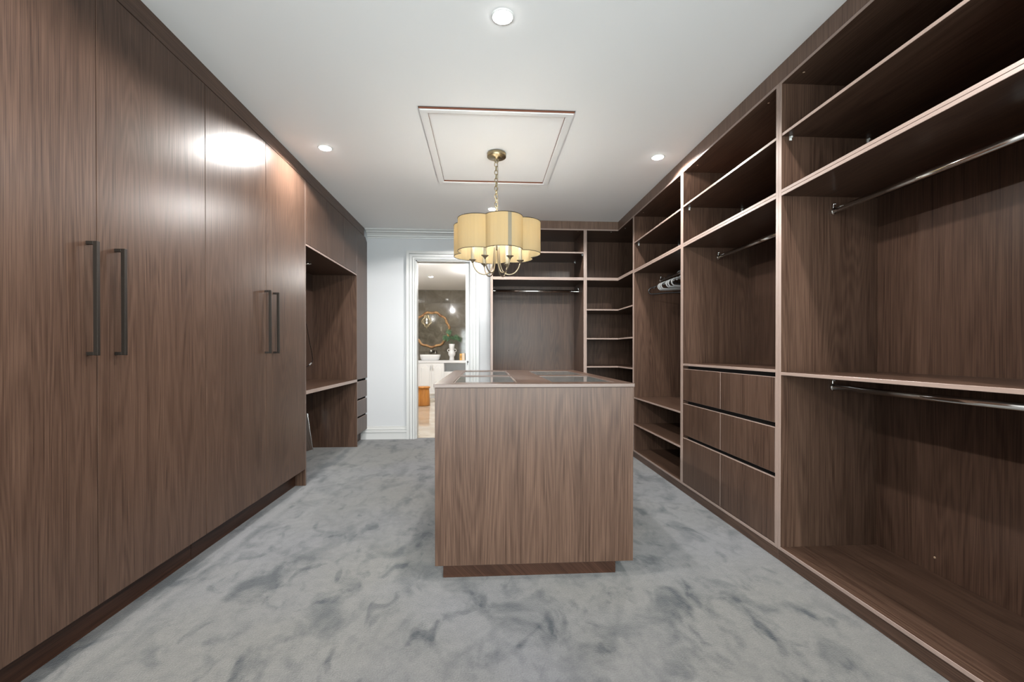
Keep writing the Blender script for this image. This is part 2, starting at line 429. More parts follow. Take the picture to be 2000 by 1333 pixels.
bm = bmesh.new(); add_box(bm, HX0 + .056, HX1 - .056, HY0 + .056, HY1 - .056, H - .002, H - .0005); finish('panel', bm, CEIL, ht)

# ------------------------------------------------------------------ downlights
def make_downlight(loc, label, watts, fill=False):
    t = thing('downlight', label, 'light', loc)
    x, y, z = loc
    bm = bmesh.new(); add_lathe(bm, [(.043, -.0005), (.043, -.003), (.047, -.0045), (.053, -.003), (.054, -.0005)], loc, 28); finish('trim_ring', bm, WHITEP, t)
    bm = bmesh.new(); add_lathe(bm, [(.0425, -.002), (.042, -.006), (.034, -.0095), (.016, -.0115), (.004, -.012)], loc, 24); finish('lens', bm, LENS, t)
    l = bpy.data.lights.new('downlight_lamp', 'SPOT'); l.spot_size = R(161); l.spot_blend = .12; l.shadow_soft_size = .028; l.energy = watts; l.color = LAMP_COL
    if fill: l.type = 'POINT'
    lo = bpy.data.objects.new('downlight_lamp', l); COL.objects.link(lo); lo.parent = t; lo.location = (0, 0, -.15 if fill else -.030)
    return t
for loc, lab in (((.083, 2.077, H), 'round white ceiling downlight nearest the top of the photo, on the centre line'),
                 ((-1.219, 3.497, H), 'round white ceiling downlight left of the square hatch near the wardrobes'),
                 ((1.384, 3.50, H), 'round white ceiling downlight right of the square hatch near the open shelving'),
                 ((.083, 4.888, H), 'round white ceiling downlight just above the rim of the gold chandelier')):
    make_downlight(loc, lab, DOWNLIGHT_W)
for loc, k in (((-1.219, .66, H), 1.5), ((1.384, .66, H), 1.3), ((.083, -.74, H), .4)):
    make_downlight(loc, 'round white ceiling downlight behind the viewpoint', DOWNLIGHT_W * k)['group'] = 'downlights behind the viewpoint'

# ------------------------------------------------------------------ left side: wardrobes, desk niche, drawer tower
LF = -1.52                                        # front plane of the doors
def make_handle(parent, y, z0, z1):
    bm = bmesh.new(); w = .014; p = .042
    x0 = LF
    add_box(bm, x0 + p - .016, x0 + p, y - w / 2, y + w / 2, z0, z1, .001)
    add_box(bm, x0, x0 + p - .016, y - w / 2, y + w / 2, z1 - .013, z1, .001); add_box(bm, x0, x0 + p - .016, y - w / 2, y + w / 2, z0, z0 + .013, .001)
    o = finish('handle', bm, BRONZE, parent); o['label'] = 'long dark bronze bar handle'; return o
def wardrobe(y0, y1, label, handles, end_panel=False, first_panel=False):
    t = thing('wardrobe', label, 'wardrobe', (-1.8, y0, 0))
    ye = y1 - .022 if end_panel else y1
    bm = bmesh.new()
    for b in ((y0 + .001, y0 + .018), (ye - .018, ye - .001)): add_box(bm, LF - .022, -2.05, *b, .142, 2.6)
    add_box(bm, LF - .022, -2.05, y0 + .018, ye - .018, .142, .16); add_box(bm, LF - .022, -2.05, y0 + .018, ye - .018, 2.582, 2.6)
    add_box(bm, -2.05, -2.06, y0 + .001, ye - .001, .142, 2.6)
    finish('carcass', bm, WZ, t)
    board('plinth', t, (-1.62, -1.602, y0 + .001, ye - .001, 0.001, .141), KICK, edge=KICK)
    mid = (y0 + ye) / 2
    ds = []
    for a, b in ((y0, mid), (mid, ye)):
        ds.append(board('door', t, (LF, LF - .018, a + .0014, b - .0014, .142, 2.597), WZ, edge=WZ))
    for d, y in zip(ds, handles): make_handle(d, y, 1.128, 1.566)
    if end_panel: board('end_panel', t, (LF, -2.05, ye, y1, 0.001, 2.597), WZ, edge=EDGED)
    return t
wardrobe(1.164, 2.528, 'tall dark walnut two-door wardrobe nearest the viewpoint, on the left', (1.803, 1.934))
wardrobe(2.529, 3.894, 'tall dark walnut two-door wardrobe beside the open desk niche', (3.186, 3.308), end_panel=True)
bm = bmesh.new(); add_box(bm, LF - .001, LF - .021, 1.164, 5.733, 2.601, 2.699)
tag(finish('filler_board', bm, WY, None, (LF, 3.4, 2.65)), 'long dark walnut filler strip between left wardrobes and ceiling', 'filler')

NY0, NY1 = 3.896, 5.402
oc = thing('overhead_cabinet', 'dark walnut three-door cabinet above the open desk niche', 'cabinet', (-1.8, NY0, 2.045))
board('underside', oc, (LF, -2.05, NY0, NY1 - .001, 2.043, 2.060), WY, edge=EDGE)
bm = bmesh.new(); add_box(bm, LF - .022, -2.05, NY0 + .001, NY1 - .002, 2.061, 2.6); finish('carcass', bm, WZ, oc)
for a, b in ((NY0, 4.400), (4.400, 4.905), (4.905, NY1)):
    board('door', oc, (LF, LF - .018, a + .0012, b - .0012, 2.064, 2.597), WZ, edge=WZ)
dk = thing('desk', 'dark walnut built-in desk worktop spanning the open niche', 'desk', (-1.8, NY0, .79))
board('worktop', dk, (LF + .002, -2.028, NY0 + .001, NY1 - .001, .775, .807), WY, edge=EDGE)
board('back_panel', dk, (-2.03, -2.046, NY0 + .001, NY1 - .001, 0.001, 2.042), WZ)
pk = thing('puck_light', 'small unlit round metal puck light under the niche ceiling', 'light', (-1.80, 4.66, 2.043))
bm = bmesh.new(); add_lathe(bm, [(.030, -.0005), (.034, -.010), (.030, -.013)], (-1.80, 4.66, 2.0425), 24); finish('housing', bm, CHROME, pk)
bm = bmesh.new(); add_lathe(bm, [(.022, -.013), (.020, -.015)], (-1.80, 4.66, 2.0425), 20); finish('lens', bm, WHITEP, pk)
bm = bmesh.new()
add_tube(bm, smooth_path([(-2.026, 4.98, 1.62), (-2.018, 5.08, 1.54), (-2.01, 5.155, 1.446), (-2.01, 5.24, 1.268), (-2.01, 5.315, 1.12), (-2.01, 5.335, 1.03), (-2.01, 5.25, .985), (-2.015, 5.155, .965), (-2.02, 5.08, .955)], 6), .0035, 6)
pc = tag(finish('cable', bm, BLACKP, None, (-2.02, 5.2, 1.2)), 'black cable dangling down the back of the desk niche', 'cable')
bm = bmesh.new(); add_tube(bm, [(-2.01, 5.30, 1.005), (-2.01, 5.245, .984)], .008, 8); finish('connector', bm, GREYP, pc)
lp = thing('leaning_pane', 'narrow grey pane with bright metal edge leaning under the desk', 'pane', (-2.0, 4.8, 0))
bm = bmesh.new(); add_prism(bm, [(-1.965, .002), (-1.957, .002), (-2.018, .43), (-2.026, .43)], 'Y', 4.45, 5.205); finish('sheet', bm, MIRROR, lp)
bm = bmesh.new(); add_prism(bm, [(-1.967, .001), (-1.955, .001), (-2.016, .434), (-2.028, .434)], 'Y', 5.206, 5.212); finish('edge_strip', bm, CHROME, lp)

tw = thing('drawer_tower', 'dark walnut cupboard with three drawers between desk niche and white wall', 'cabinet', (-1.8, NY1, 0))
board('side_panel', tw, (LF, -2.05, NY1, NY1 + .020, .001, 2.597), WZ, edge=EDGED)
bm = bmesh.new()
add_box(bm, LF - .024, -2.05, NY1 + .021, 5.84, .14, .16); add_box(bm, LF - .024, -2.05, 5.846, 5.866, .17, 2.54)
add_box(bm, LF - .06, -1.62, NY1 + .021, 5.845, .16, .80); add_box(bm, -2.04, -2.05, NY1 + .021, 5.845, .14, 2.55)
finish('carcass', bm, [DARKGAP], tw)
bm = bmesh.new(); ya, yb = NY1 + .022, 5.866
add_prism(bm, [(ya, .802), (yb, .802), (yb, 2.548), (yb - .075, 2.594), (ya, 2.597)], 'X', LF - .018, LF)
for f in bm.faces:
    if abs(f.normal.x) < .9: f.material_index = 1
finish('door', bm, [WZ, EDGED], tw)
for z0, z1 in ((.568, .774), (.352, .543), (.142, .328)):
    board('drawer', tw, (LF, LF - .018, ya, yb - .018, z0, z1), WZ, edge=EDGE)
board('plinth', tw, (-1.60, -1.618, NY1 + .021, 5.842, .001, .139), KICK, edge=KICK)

# ------------------------------------------------------------------ right side: open wardrobe bays
RF, RB, T = 1.60, 2.15, .022
def rail(parent, x, y0, y1, z):
    bm = bmesh.new(); add_tube(bm, [(x, y0 + .004, z), (x, y1 - .004, z)], 0, 16, sec=(.0085, .0155))
    r = finish('hanging_rail', bm, CHROME, parent); r['label'] = 'oval chrome hanging rail'
    for ye, s in ((y0, 1), (y1, -1)):
        bm = bmesh.new(); 
        add_tube(bm, [(x, ye + s * .0005, z), (x, ye + s * .012, z)], 0, 16, sec=(.0125, .0195))
        add_tube(bm, smooth_path([(x, ye + s * .006, z + .016), (x, ye + s * .006, z + .034), (x + .004, ye + s * .011, z + .041), (x + .004, ye + s * .017, z + .034)], 3), .0042, 6)
        finish('bracket', bm, CHROME, r)
    return r
def bay(y0, y1, label, adj, extra=()):
    t = thing('open_wardrobe', label, 'wardrobe', (RF + .25, y0, 0))
    a, b = y0 + .0005, y1 - .0005
    for q in ((a, a + T), (b - T, b)): board('side_panel', t, (RF, RB, *q, .062, 2.606), WZ)
    a2, b2 = a + T + .0004, b - T - .0004
    board('back_panel', t, (RB + .0005, RB + .012, a, b, .062, 2.606), WZ)
    board('top_panel', t, (RF, RB, a2, b2, 2.590, 2.606), WY)
    board('fixed_shelf', t, (RF, RB, a2, b2, 2.0015, 2.0175), WY)
    board('fixed_shelf', t, (RF, RB, a2, b2, 1.984, 2.0005), WY)
    board('adjustable_shelf', t, (RF + .002, RB, a2, b2, adj, adj + .016), WY)
    board('bottom_shelf', t, (RF, RB, a2, b2, .062, .080), WY)
    board('plinth', t, (RF + .004, RF + .020, a, b, .001, .0615), WY, edge=EDGED)
    for x in (RF + .05, RB - .06):
        for yy, s in ((a2, 1), (b2, -1)):
            bm = bmesh.new(); add_tube(bm, [(x, yy, adj - .006), (x, yy + s * .014, adj - .006)], .0055, 8); add_box(bm, x - .006, x + .006, yy, yy + s * .004, adj - .022, adj - .0005)
            finish('shelf_pin', bm, WHITEP, t)
    for yy in (a2 + .14, b2 - .14) if y0 > 2 else (b2 - .10,):
        bm = bmesh.new(); add_lathe(bm, [(.006, -.0003), (.006, -.0012)], (RF + .05, yy, 2.590), 10); finish('screw_cap', bm, TAN, t)
    return t, a2, b2
YA0, YA1, YB1, YC1 = 1.12, 2.3425, 3.538, 4.7245
tA, a2, b2 = bay(YA0, YA1, 'open dark walnut wardrobe with two hanging rails nearest the viewpoint on the right', 2.306)
board('mid_shelf', tA, (RF, RB, a2, b2, 1.014, 1.031), WY)
rail(tA, 1.89, a2, b2, 1.905); rail(tA, 1.89, a2, b2, .948)
bm = bmesh.new(); add_lathe(bm, [(.006, -.0003), (.006, -.0014)], (RB, 2.0, .155), 10, axis='X'); finish('screw_cap', bm, TAN, tA)

tB, a2, b2 = bay(YA1, YB1, 'open dark walnut wardrobe with a hanging rail above six drawers', 2.306)
board('mid_shelf', tB, (RF, RB, a2, b2, 1.026, 1.043), WY)
rail(tB, 1.89, a2, b2, 1.905)
bm = bmesh.new(); add_box(bm, RF + .045, RB - .02, a2 + .001, b2 - .001, .081, 1.025); finish('drawer_housing', bm, DARKGAP, tB)
ym = (a2 + b2) / 2
for z0, z1 in ((.749, 1.001), (.470, .722), (.083, .444)):
    for q in ((a2 + .002, ym - .0015), (ym + .0015, b2 - .002)):
        board('drawer', tB, (RF + .001, RF + .019, *q, z0, z1), WZ, bevel=.0018)

tC, a2, b2 = bay(YB1, YC1, 'open dark walnut wardrobe with hangers on its rail and low shelves', 2.300)
board('shelf', tC, (RF, RB, a2, b2, .634, .650), WY); board('shelf', tC, (RF, RB, a2, b2, .350, .366), WY)
rail(tC, 1.89, a2, b2, 1.905)

# corner shelves: L-shaped boards between the right run and the back run
EYF = 5.28; EYB = 5.845; XE0, XE1 = .067, 1.2005
tD = thing('corner_shelves', 'dark walnut L-shaped open corner shelves between the two wardrobe runs', 'shelves', (1.7, 5.3, 0))
board('side_panel', tD, (RF, RB, YC1 + .0005, YC1 + T, .062, 2.606), WZ)
board('side_panel', tD, (XE1 + .0005, XE1 + T - .002, EYF, EYB, .062, 2.606), WZ)
board('back_panel', tD, (RB + .0005, RB + .012, YC1 + .0005, EYB, .062, 2.606), WZ)
board('back_panel', tD, (XE1 + .0005, RB, EYB + .0005, EYB + .012, .062, 2.606), WZ)
def lshelf(name, z0, z1, inset=0):
    x0, y0 = XE1 + T - .0015, YC1 + T + .0005
    xf, yf = RF + inset, EYF + inset
    bm = bmesh.new()
    add_prism(bm, [(x0, yf), (xf, yf), (xf, y0), (RB, y0), (RB, EYB), (x0, EYB)], 'Z', z0, z1)
    bmesh.ops.bevel(bm, geom=[e for e in bm.edges], offset=.001, segments=1, affect='EDGES')
    for f in bm.faces:
        f.normal_update()
        if abs(f.normal.z) < .95: f.material_index = 1
    return finish(name, bm, [WX, EDGE], tD)
lshelf('top_panel', 2.590, 2.606); lshelf('fixed_shelf', 1.993, 2.009); lshelf('fixed_shelf', 2.010, 2.0265)
for z in (1.648, 1.300, .962, .640, .350): lshelf('shelf', z - .016, z, .002)
lshelf('bottom_shelf', .062, .080)
bm = bmesh.new(); add_box(bm, RF + .004, RF + .020, YC1 + .0005, EYF + .004, .001, .0615); add_box(bm, XE1 + .0005, RF + .02, EYF + .004, EYF + .020, .001, .0615); finish('plinth', bm, WY, tD)
for c in ((RF - .07, EYF + .05), (RF + .05, EYF - .12)):
    bm = bmesh.new(); add_lathe(bm, [(.006, -.0003), (.006, -.0012)], (*c, 2.590), 10); finish('screw_cap', bm, WHITEP, tD)

# back bay
tE = thing('open_wardrobe', 'open dark walnut wardrobe on the far wall behind the chandelier and island', 'wardrobe', (.6, EYF + .2, 0))
a, b = XE0, XE1 - .0005
for q in ((a, a + .028), (b - .018, b)): board('side_panel', tE, (*q, EYF, EYB, .062, 2.606), WZ)
a2, b2 = a + .0284, b - .0184
board('back_panel', tE, (a, b, EYB + .0005, EYB + .012, .062, 2.606), WZ)
board('top_panel', tE, (a2, b2, EYF, EYB, 2.590, 2.606), WX)
board('fixed_shelf', tE, (a2, b2, EYF, EYB, 2.010, 2.0265), WX); board('fixed_shelf', tE, (a2, b2, EYF, EYB, 1.993, 2.009), WX)
board('adjustable_shelf', tE, (a2, b2, EYF + .002, EYB, 2.314, 2.332), WX)
board('bottom_shelf', tE, (a2, b2, EYF, EYB, .062, .080), WX)
board('plinth', tE, (a, b, EYF + .004, EYF + .020, .001, .0615), WX, edge=EDGED)
for y in (EYF + .05, EYB - .06):
    for xx, s in ((a2, 1), (b2, -1)):
        bm = bmesh.new(); add_tube(bm, [(xx, y, 2.308), (xx + s * .014, y, 2.308)], .0055, 8); add_box(bm, xx, xx + s * .004, y - .006, y + .006, 2.292, 2.3135); finish('shelf_pin', bm, WHITEP, tE)
bm = bmesh.new(); add_lathe(bm, [(.006, -.0003), (.006, -.0012)], (b2 - .06, EYF + .05, 2.590), 10); finish('screw_cap', bm, TAN, tE)
yr, zr = EYF + .27, 1.895
bm = bmesh.new(); add_tube(bm, [(a2 + .004, yr, zr), (b2 - .004, yr, zr)], 0, 16, sec=(.0085, .0155)); rE = finish('hanging_rail', bm, CHROME, tE); rE['label'] = 'oval chrome hanging rail'
for xe, s in ((a2, 1), (b2, -1)):
    bm = bmesh.new(); add_tube(bm, [(xe + s * .0005, yr, zr), (xe + s * .012, yr, zr)], 0, 16, sec=(.0125, .0195))
    add_tube(bm, smooth_path([(xe + s * .006, yr, zr + .016), (xe + s * .006, yr, zr + .034), (xe + s * .011, yr, zr + .041), (xe + s * .017, yr, zr + .034)], 3), .0042, 6); finish('bracket', bm, CHROME, rE)

bm = bmesh.new()
add_prism(bm, [(RF + .001, YA0), (RF + .019, YA0), (RF + .019, EYF + .019), (XE0, EYF + .019), (XE0, EYF + .001), (RF + .001, EYF + .001)], 'Z', 2.607, 2.699)
tag(finish('filler_board', bm, WPALE, None, (RF, 4.0, 2.65)), 'L-shaped walnut filler strip between open wardrobes and ceiling', 'filler')

# ------------------------------------------------------------------ hangers on the rail of the third bay
def make_hanger(mat, label, group=None):
    t = thing('clothes_hanger', label, 'hanger', (0, 0, 0), group)          # origin at the top of the rail
    bm = bmesh.new(); w = .205
    pts = [(0, 0, -.070), (.035, 0, -.077), (w - .045, 0, -.112), (w - .012, 0, -.124), (w, 0, -.148), (w - .012, 0, -.172), (w - .045, 0, -.180), (0, 0, -.176)]
    loop = pts + [(-x, y, z) for x, y, z in reversed(pts[1:-1])]
    add_tube(bm, smooth_path(loop, 3, True), .0062, 7, True); body = finish('body', bm, mat, t)
    for s in (-1, 1):
        bm = bmesh.new(); add_box(bm, s * .15 - .004, s * .15 + .004, -.003, .003, -.130, -.1, .001); finish('strap_hook', bm, mat, t)
    bm = bmesh.new(); hk = [(0, 0, -.070), (0, 0, -.048), (.016, 0, -.034), (.0215, 0, -.014), (.014, 0, .001), (0, 0, .0045), (-.014, 0, -.001), (-.019, 0, -.014)]
    add_tube(bm, smooth_path(hk, 4), .0028, 6); finish('hook', bm, mat, t)
    return t
RAILTOP = 1.905 + .0155
hg = make_hanger(BLACKP, 'black plastic clothes hanger swung askew, farthest along the rail')
hg.location = (1.89, 4.47, RAILTOP); hg.rotation_euler = (0, 0, R(-30))
g0 = make_hanger(GREYP, '', 'grey hangers bunched on the rail')
for i, (y, r, lab) in enumerate(((4.235, -4, 'grey plastic clothes hanger next to the black one on the rail'),
                                 (4.205, -2, 'second grey plastic hanger counted from the black one'), (4.175, 1, 'third grey plastic hanger counted from the black one'),
                                 (4.075, 6, 'fourth grey plastic hanger, after a small gap on the rail'), (4.04, 8, 'fifth grey plastic hanger counted from the black one'),
                                 (3.985, 12, 'last grey plastic hanger, partly hidden behind the upright'))):
    o = g0 if i == 0 else dup(g0)
    o.location = (1.89, y, RAILTOP); o.rotation_euler = (0, 0, R(r)); o['label'] = lab

# ------------------------------------------------------------------ island
IX0, IX1, IY0, IY1, IZ = -.247, .752, 2.218, 3.81, .981
isl = thing('island_cabinet', 'dark walnut island cabinet with four glass panes in its top', 'island', ((IX0 + IX1) / 2, (IY0 + IY1) / 2, 0))
board('front_panel', isl, (IX0, IX1, IY0, IY0 + .018, .078, .962), WZ, edge=EDGED)
board('rear_panel', isl, (IX0, IX1, IY1 - .018, IY1, .078, .962), WZ, edge=EDGED)
for s in ((IX0, IX0 + .018), (IX1 - .018, IX1)): board('side_panel', isl, (*s, IY0 + .0185, IY1 - .0185, .078, .962), WZ, edge=EDGED)
board('base_panel', isl, (IX0 + .019, IX1 - .019, IY0 + .019, IY1 - .019, .079, .095), WY, edge=EDGED)
board('drawer_tray', isl, (IX0 + .019, IX1 - .019, IY0 + .019, IY1 - .019, .862, .872), WY, edge=EDGED)
board('tray_divider', isl, (.245, .263, IY0 + .02, IY1 - .02, .873, .961), WY, edge=EDGED)
bm = bmesh.new()
add_box(bm, -.21, .672, 2.258, 2.276, .001, .0775); add_box(bm, -.21, .672, IY1 - .06, IY1 - .042, .001, .0775)
add_box(bm, -.21, -.192, 2.276, IY1 - .06, .001, .0775); add_box(bm, .654, .672, 2.276, IY1 - .06, .001, .0775)
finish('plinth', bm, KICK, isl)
gx = ((-.165, .168), (.353, .690)); gy = ((2.335, 2.93), (3.03, 3.63))
xs = [IX0 - .006, gx[0][0], gx[0][1], gx[1][0], gx[1][1], IX1 + .006]; ys = [IY0 - .006, gy[0][0], gy[0][1], gy[1][0], gy[1][1], IY1 + .006]
bm = bmesh.new(); zt, zb = IZ, .963
V = {}
for i, x in enumerate(xs):
    for j, y in enumerate(ys):
        for k, z in enumerate((zb, zt)): V[i, j, k] = bm.verts.new((x, y, z))
solid = lambda i, j: 0 <= i < 5 and 0 <= j < 5 and not (i in (1, 3) and j in (1, 3))
for i in range(5):
    for j in range(5):
        if not solid(i, j): continue
        for k in (0, 1):
            f = bm.faces.new([V[i, j, k], V[i + 1, j, k], V[i + 1, j + 1, k], V[i, j + 1, k]])
        for (di, dj, p, q) in ((-1, 0, (i, j), (i, j + 1)), (1, 0, (i + 1, j), (i + 1, j + 1)), (0, -1, (i, j), (i + 1, j)), (0, 1, (i, j + 1), (i + 1, j + 1))):
            if not solid(i + di, j + dj):
                f = bm.faces.new([V[(*p, 0)], V[(*q, 0)], V[(*q, 1)], V[(*p, 1)]]); f.material_index = 1
bmesh.ops.recalc_face_normals(bm, faces=bm.faces)
sharp = [e for e in bm.edges if len(e.link_faces) == 2 and e.calc_face_angle(0) > 1]
bmesh.ops.bevel(bm, geom=sharp, offset=.0012, segments=1, affect='EDGES')
finish('top_board', bm, [WY, EDGED], isl)
for (x0, x1) in gx:
    for (y0, y1) in gy:
        bm = bmesh.new(); add_box(bm, x0 + .001, x1 - .001, y0 + .001, y1 - .001, .972, .977); g = finish('glass_pane', bm, DUSTY, isl); g['label'] = 'dusty clear glass pane set into the top'
        bm = bmesh.new(); frame4(bm, x0 + .0015, x1 - .0015, y0 + .0015, y1 - .0015, .006, .9772, .9785); finish('glazing_bead', bm, EDGED, g)

# ------------------------------------------------------------------ chandelier
CX, CY = .092, 3.50
ch = thing('chandelier', 'gold scalloped drum chandelier with six candle arms hanging from the ceiling', 'chandelier', (CX, CY, H))
bm = bmesh.new(); add_lathe(bm, [(.072, -.0065), (.074, -.009), (.074, -.036), (.071, -.039), (.014, -.040), (.010, -.050)], (CX, CY, H), 32); cp = finish('canopy', bm, BRASS, ch)
bm = bmesh.new(); add_lathe(bm, [(.0045, -.0405), (.004, -.044)], (CX + .035, CY - .02, H), 10); finish('screw', bm, BRASS, cp)
bm = bmesh.new()
def ringlink(c, rx, rz, ang):
    u = Vector((math.cos(ang), math.sin(ang), 0))
    return [Vector(c) + u * rx * math.cos(2 * math.pi * k / 14) + Vector((0, 0, rz * math.sin(2 * math.pi * k / 14))) for k in range(14)]
add_tube(bm, ringlink((CX, CY, H - .062), .015, .017, 0), .0034, 6, True)
finish('loop', bm, BRASS, ch)
bm = bmesh.new(); z = H - .094; k = 0
while z > 2.245:
    add_tube(bm, ringlink((CX - .003, CY, z), .0125, .0195, R(15) + (k % 2) * R(90)), .0034, 6, True); z -= .031; k += 1
finish('chain', bm, BRASS, ch)['kind'] = 'stuff'
bm = bmesh.new(); add_tube(bm, smooth_path([(CX + .006, CY, H - .04), (CX + .010, CY - .006, 2.55), (CX + .005, CY + .006, 2.42), (CX + .010, CY - .004, 2.30), (CX + .002, CY, 2.19)], 6), .0024, 6); finish('cord', bm, NICKELGOLD, ch)
bm = bmesh.new(); add_tube(bm, ringlink((CX, CY, 2.212), .014, .018, R(40)), .003, 6, True)
add_lathe(bm, [(.006, 2.195), (.010, 2.188), (.007, 2.178), (.0065, 2.0), (.016, 1.995), (.019, 1.975), (.016, 1.955), (.008, 1.95), (.010, 1.944), (.006, 1.935)], (CX, CY, 0), 16); finish('stem', bm, NICKELGOLD, ch)
SZ0, SZ1 = 1.893, 2.135
SD, SR = .20, .146
def foil(scale=0.0, n=14, phase=R(-78)):
    pts = []
    d, r = SD, SR + scale
    cusp = d * math.cos(R(30)) + math.sqrt(r * r - (d / 2) ** 2)
    for k in range(6):
        th = phase + k * R(60); c = Vector((math.cos(th), math.sin(th), 0)) * d
        p0 = Vector((math.cos(th - R(30)), math.sin(th - R(30)), 0)) * cusp - c
        a0 = math.atan2(p0.y, p0.x) - th
        a0 = (a0 + math.pi) % (2 * math.pi) - math.pi
        for i in range(n):
            a = th + a0 * (1 - 2 * i / n)
            pts.append(c + Vector((math.cos(a), math.sin(a), 0)) * r)
    return pts
SCY = CY - .012
outer = [(CX + p.x, SCY + p.y) for p in foil(0)]; inner = [(CX + p.x, SCY + p.y) for p in foil(-.0018)]
bm = bmesh.new(); n = len(outer)
vo = [[bm.verts.new((*p, z)) for p in outer] for z in (SZ0, SZ1)]; vi = [[bm.verts.new((*p, z)) for p in inner] for z in (SZ0, SZ1)]
for i in range(n):
    j = (i + 1) % n
    bm.faces.new((vo[0][i], vo[0][j], vo[1][j], vo[1][i])); bm.faces.new((vi[0][j], vi[0][i], vi[1][i], vi[1][j]))
    for k in (0, 1): bm.faces.new((vo[k][i], vo[k][j], vi[k][j], vi[k][i]))
bmesh.ops.recalc_face_normals(bm, faces=bm.faces)
sh = finish('shade', bm, SHADE, ch); sh['label'] = 'scalloped gold fabric shade'
for z in (SZ0, SZ1):
    bm = bmesh.new(); add_tube(bm, [(*p, z) for p in outer], .0024, 5, True); finish('rim', bm, BRONZE, sh)
bm = bmesh.new()
for i in range(7, 8):
    a_, b_ = Vector((*outer[i], 0)), Vector((*outer[i + 1], 0)); nrm = (a_ - Vector((CX, SCY, 0)) + b_ - Vector((CX, SCY, 0))).normalized() * .0015
    f = [bm.verts.new((*(q + nrm).xy, z)) for q, z in ((a_, SZ0 + .003), (b_, SZ0 + .003), (b_, SZ1 - .003), (a_, SZ1 - .003))]
    g = [bm.verts.new((*(q + nrm * .1).xy, z)) for q, z in ((a_, SZ0 + .003), (b_, SZ0 + .003), (b_, SZ1 - .003), (a_, SZ1 - .003))]
    bm.faces.new(f); bm.faces.new(g)
    for q in range(4): bm.faces.new((f[q], f[(q + 1) % 4], g[(q + 1) % 4], g[q]))
bmesh.ops.recalc_face_normals(bm, faces=bm.faces)
SEAM = plain('grey_seam_tape', (.13, .115, .08), .8)
finish('seam', bm, SEAM, sh)['label'] = 'grey seam strip'
# spider that carries the shade
bm = bmesh.new()
for k in range(3):
    a = R(-78 + 30) + k * R(60) * 2
    add_tube(bm, [(CX, CY, 2.10), (CX + .272 * math.cos(a), SCY + .272 * math.sin(a), 2.10)], .0025, 6)
finish('spider', bm, BRONZE, ch)
for k in range(6):
    a = R(60 * k + 1); u = Vector((math.cos(a), math.sin(a), 0)); c0 = Vector((CX, CY, 0))
    P = lambda r, z: c0 + u * r + Vector((0, 0, z))
    bm = bmesh.new(); add_tube(bm, smooth_path([P(.017, 1.985), P(.022, 1.90), P(.030, 1.82), P(.055, 1.763), P(.095, 1.745), P(.14, 1.758), P(.172, 1.795), P(.186, 1.838)], 5), .0052, 8)
    arm = finish('arm', bm, NICKELGOLD, ch)
    q = P(.187, 0)
    bm = bmesh.new(); add_lathe(bm, [(.006, 1.832), (.009, 1.842), (.020, 1.853), (.027, 1.857), (.027, 1.861), (.014, 1.863)], q, 20); finish('candle_cup', bm, NICKELGOLD, arm)
    bm = bmesh.new(); add_lathe(bm, [(.0128, 1.8632), (.0128, 2.010), (.011, 2.012)], q, 16); finish('candle_sleeve', bm, plain('ivory_sleeve', (.62, .55, .40), .5) if k == 0 else bpy.data.materials['ivory_sleeve'], arm)
    bm = bmesh.new(); add_lathe(bm, [(.006, 2.0125), (.011, 2.022), (.0165, 2.042), (.016, 2.060), (.009, 2.080), (.003, 2.092)], q, 14); finish('bulb', bm, BULB, arm)

# ------------------------------------------------------------------ bathroom beyond the doorway
bm = bmesh.new(); add_box(bm, BX0 - .1, BX1 + .1, BY1, BY1 + .1, 0, H); wb = structure('wall_bathroom_back', bm, GROUT)
tile_mesh = None
TS = .62
for j in range(5):
    z0 = -.108 + j * TS - .003
    z1 = min(z0 + TS, H) ; z0c = max(z0, 0)
    for i in range(-4, 3):
        x0 = -.893 + i * TS; x1 = x0 + TS
        x0, x1 = max(x0, BX0), min(x1, BX1)
        if x1 - x0 < .05: continue
        bm = bmesh.new(); add_box(bm, x0 + .0015, x1 - .0015, BY1 - .009, BY1 - .0003, z0c + .0015, z1 - .0015, .001)
        finish('tile', bm, TILE, wb)
for nm, b in (('wall_bathroom_left', (BX0 - .1, BX0, 6.0, BY1, 0, H)), ('wall_bathroom_right', (BX1, BX1 + .1, 6.0, BY1, 0, H)), ('wall_bathroom_front', (BX0, DX0 - .12, 6.001, 6.012, 0, H))):
    bm = bmesh.new(); add_box(bm, *b); structure(nm, bm, TILE)
bm = bmesh.new(); add_box(bm, BX0 - .1, BX1 + .1, 6.0, BY1 + .1, H, H + .1); structure('ceiling_bathroom', bm, CEIL)
bm = bmesh.new(); add_box(bm, BX0, BX1, 6.0, BY1, -.05, -.006); fb = structure('floor_bathroom', bm, GROUTL)
c45 = math.sqrt(.5); ft = None; FS = .60
for i in range(-9, 10):
    for j in range(-9, 10):
        u, v = i * FS, j * FS
        cx = -1.15 + (u - v) * c45; cy = 8.6 + (u + v) * c45
        if not (BX0 + .45 < cx < BX1 - .45 and 6.0 + .43 < cy < BY1 - .43): continue
        if ft is None:
            bm = bmesh.new(); add_box(bm, -FS / 2 + .0015, FS / 2 - .0015, -FS / 2 + .0015, FS / 2 - .0015, -.006, 0, .001)
            ft = finish('floor_tile', bm, FTILE, fb); o = ft
        else:
            o = ft.copy(); COL.objects.link(o)
        o.location = (cx, cy, 0); o.rotation_euler = (0, 0, R(45))
bm = bmesh.new()                                        # cut tiles along the room's edges: one thin border slab
add_box(bm, DX0, DX1, 6.0, 6.42, -.006, -.0006); finish('border_tile', bm, FTILE, fb)

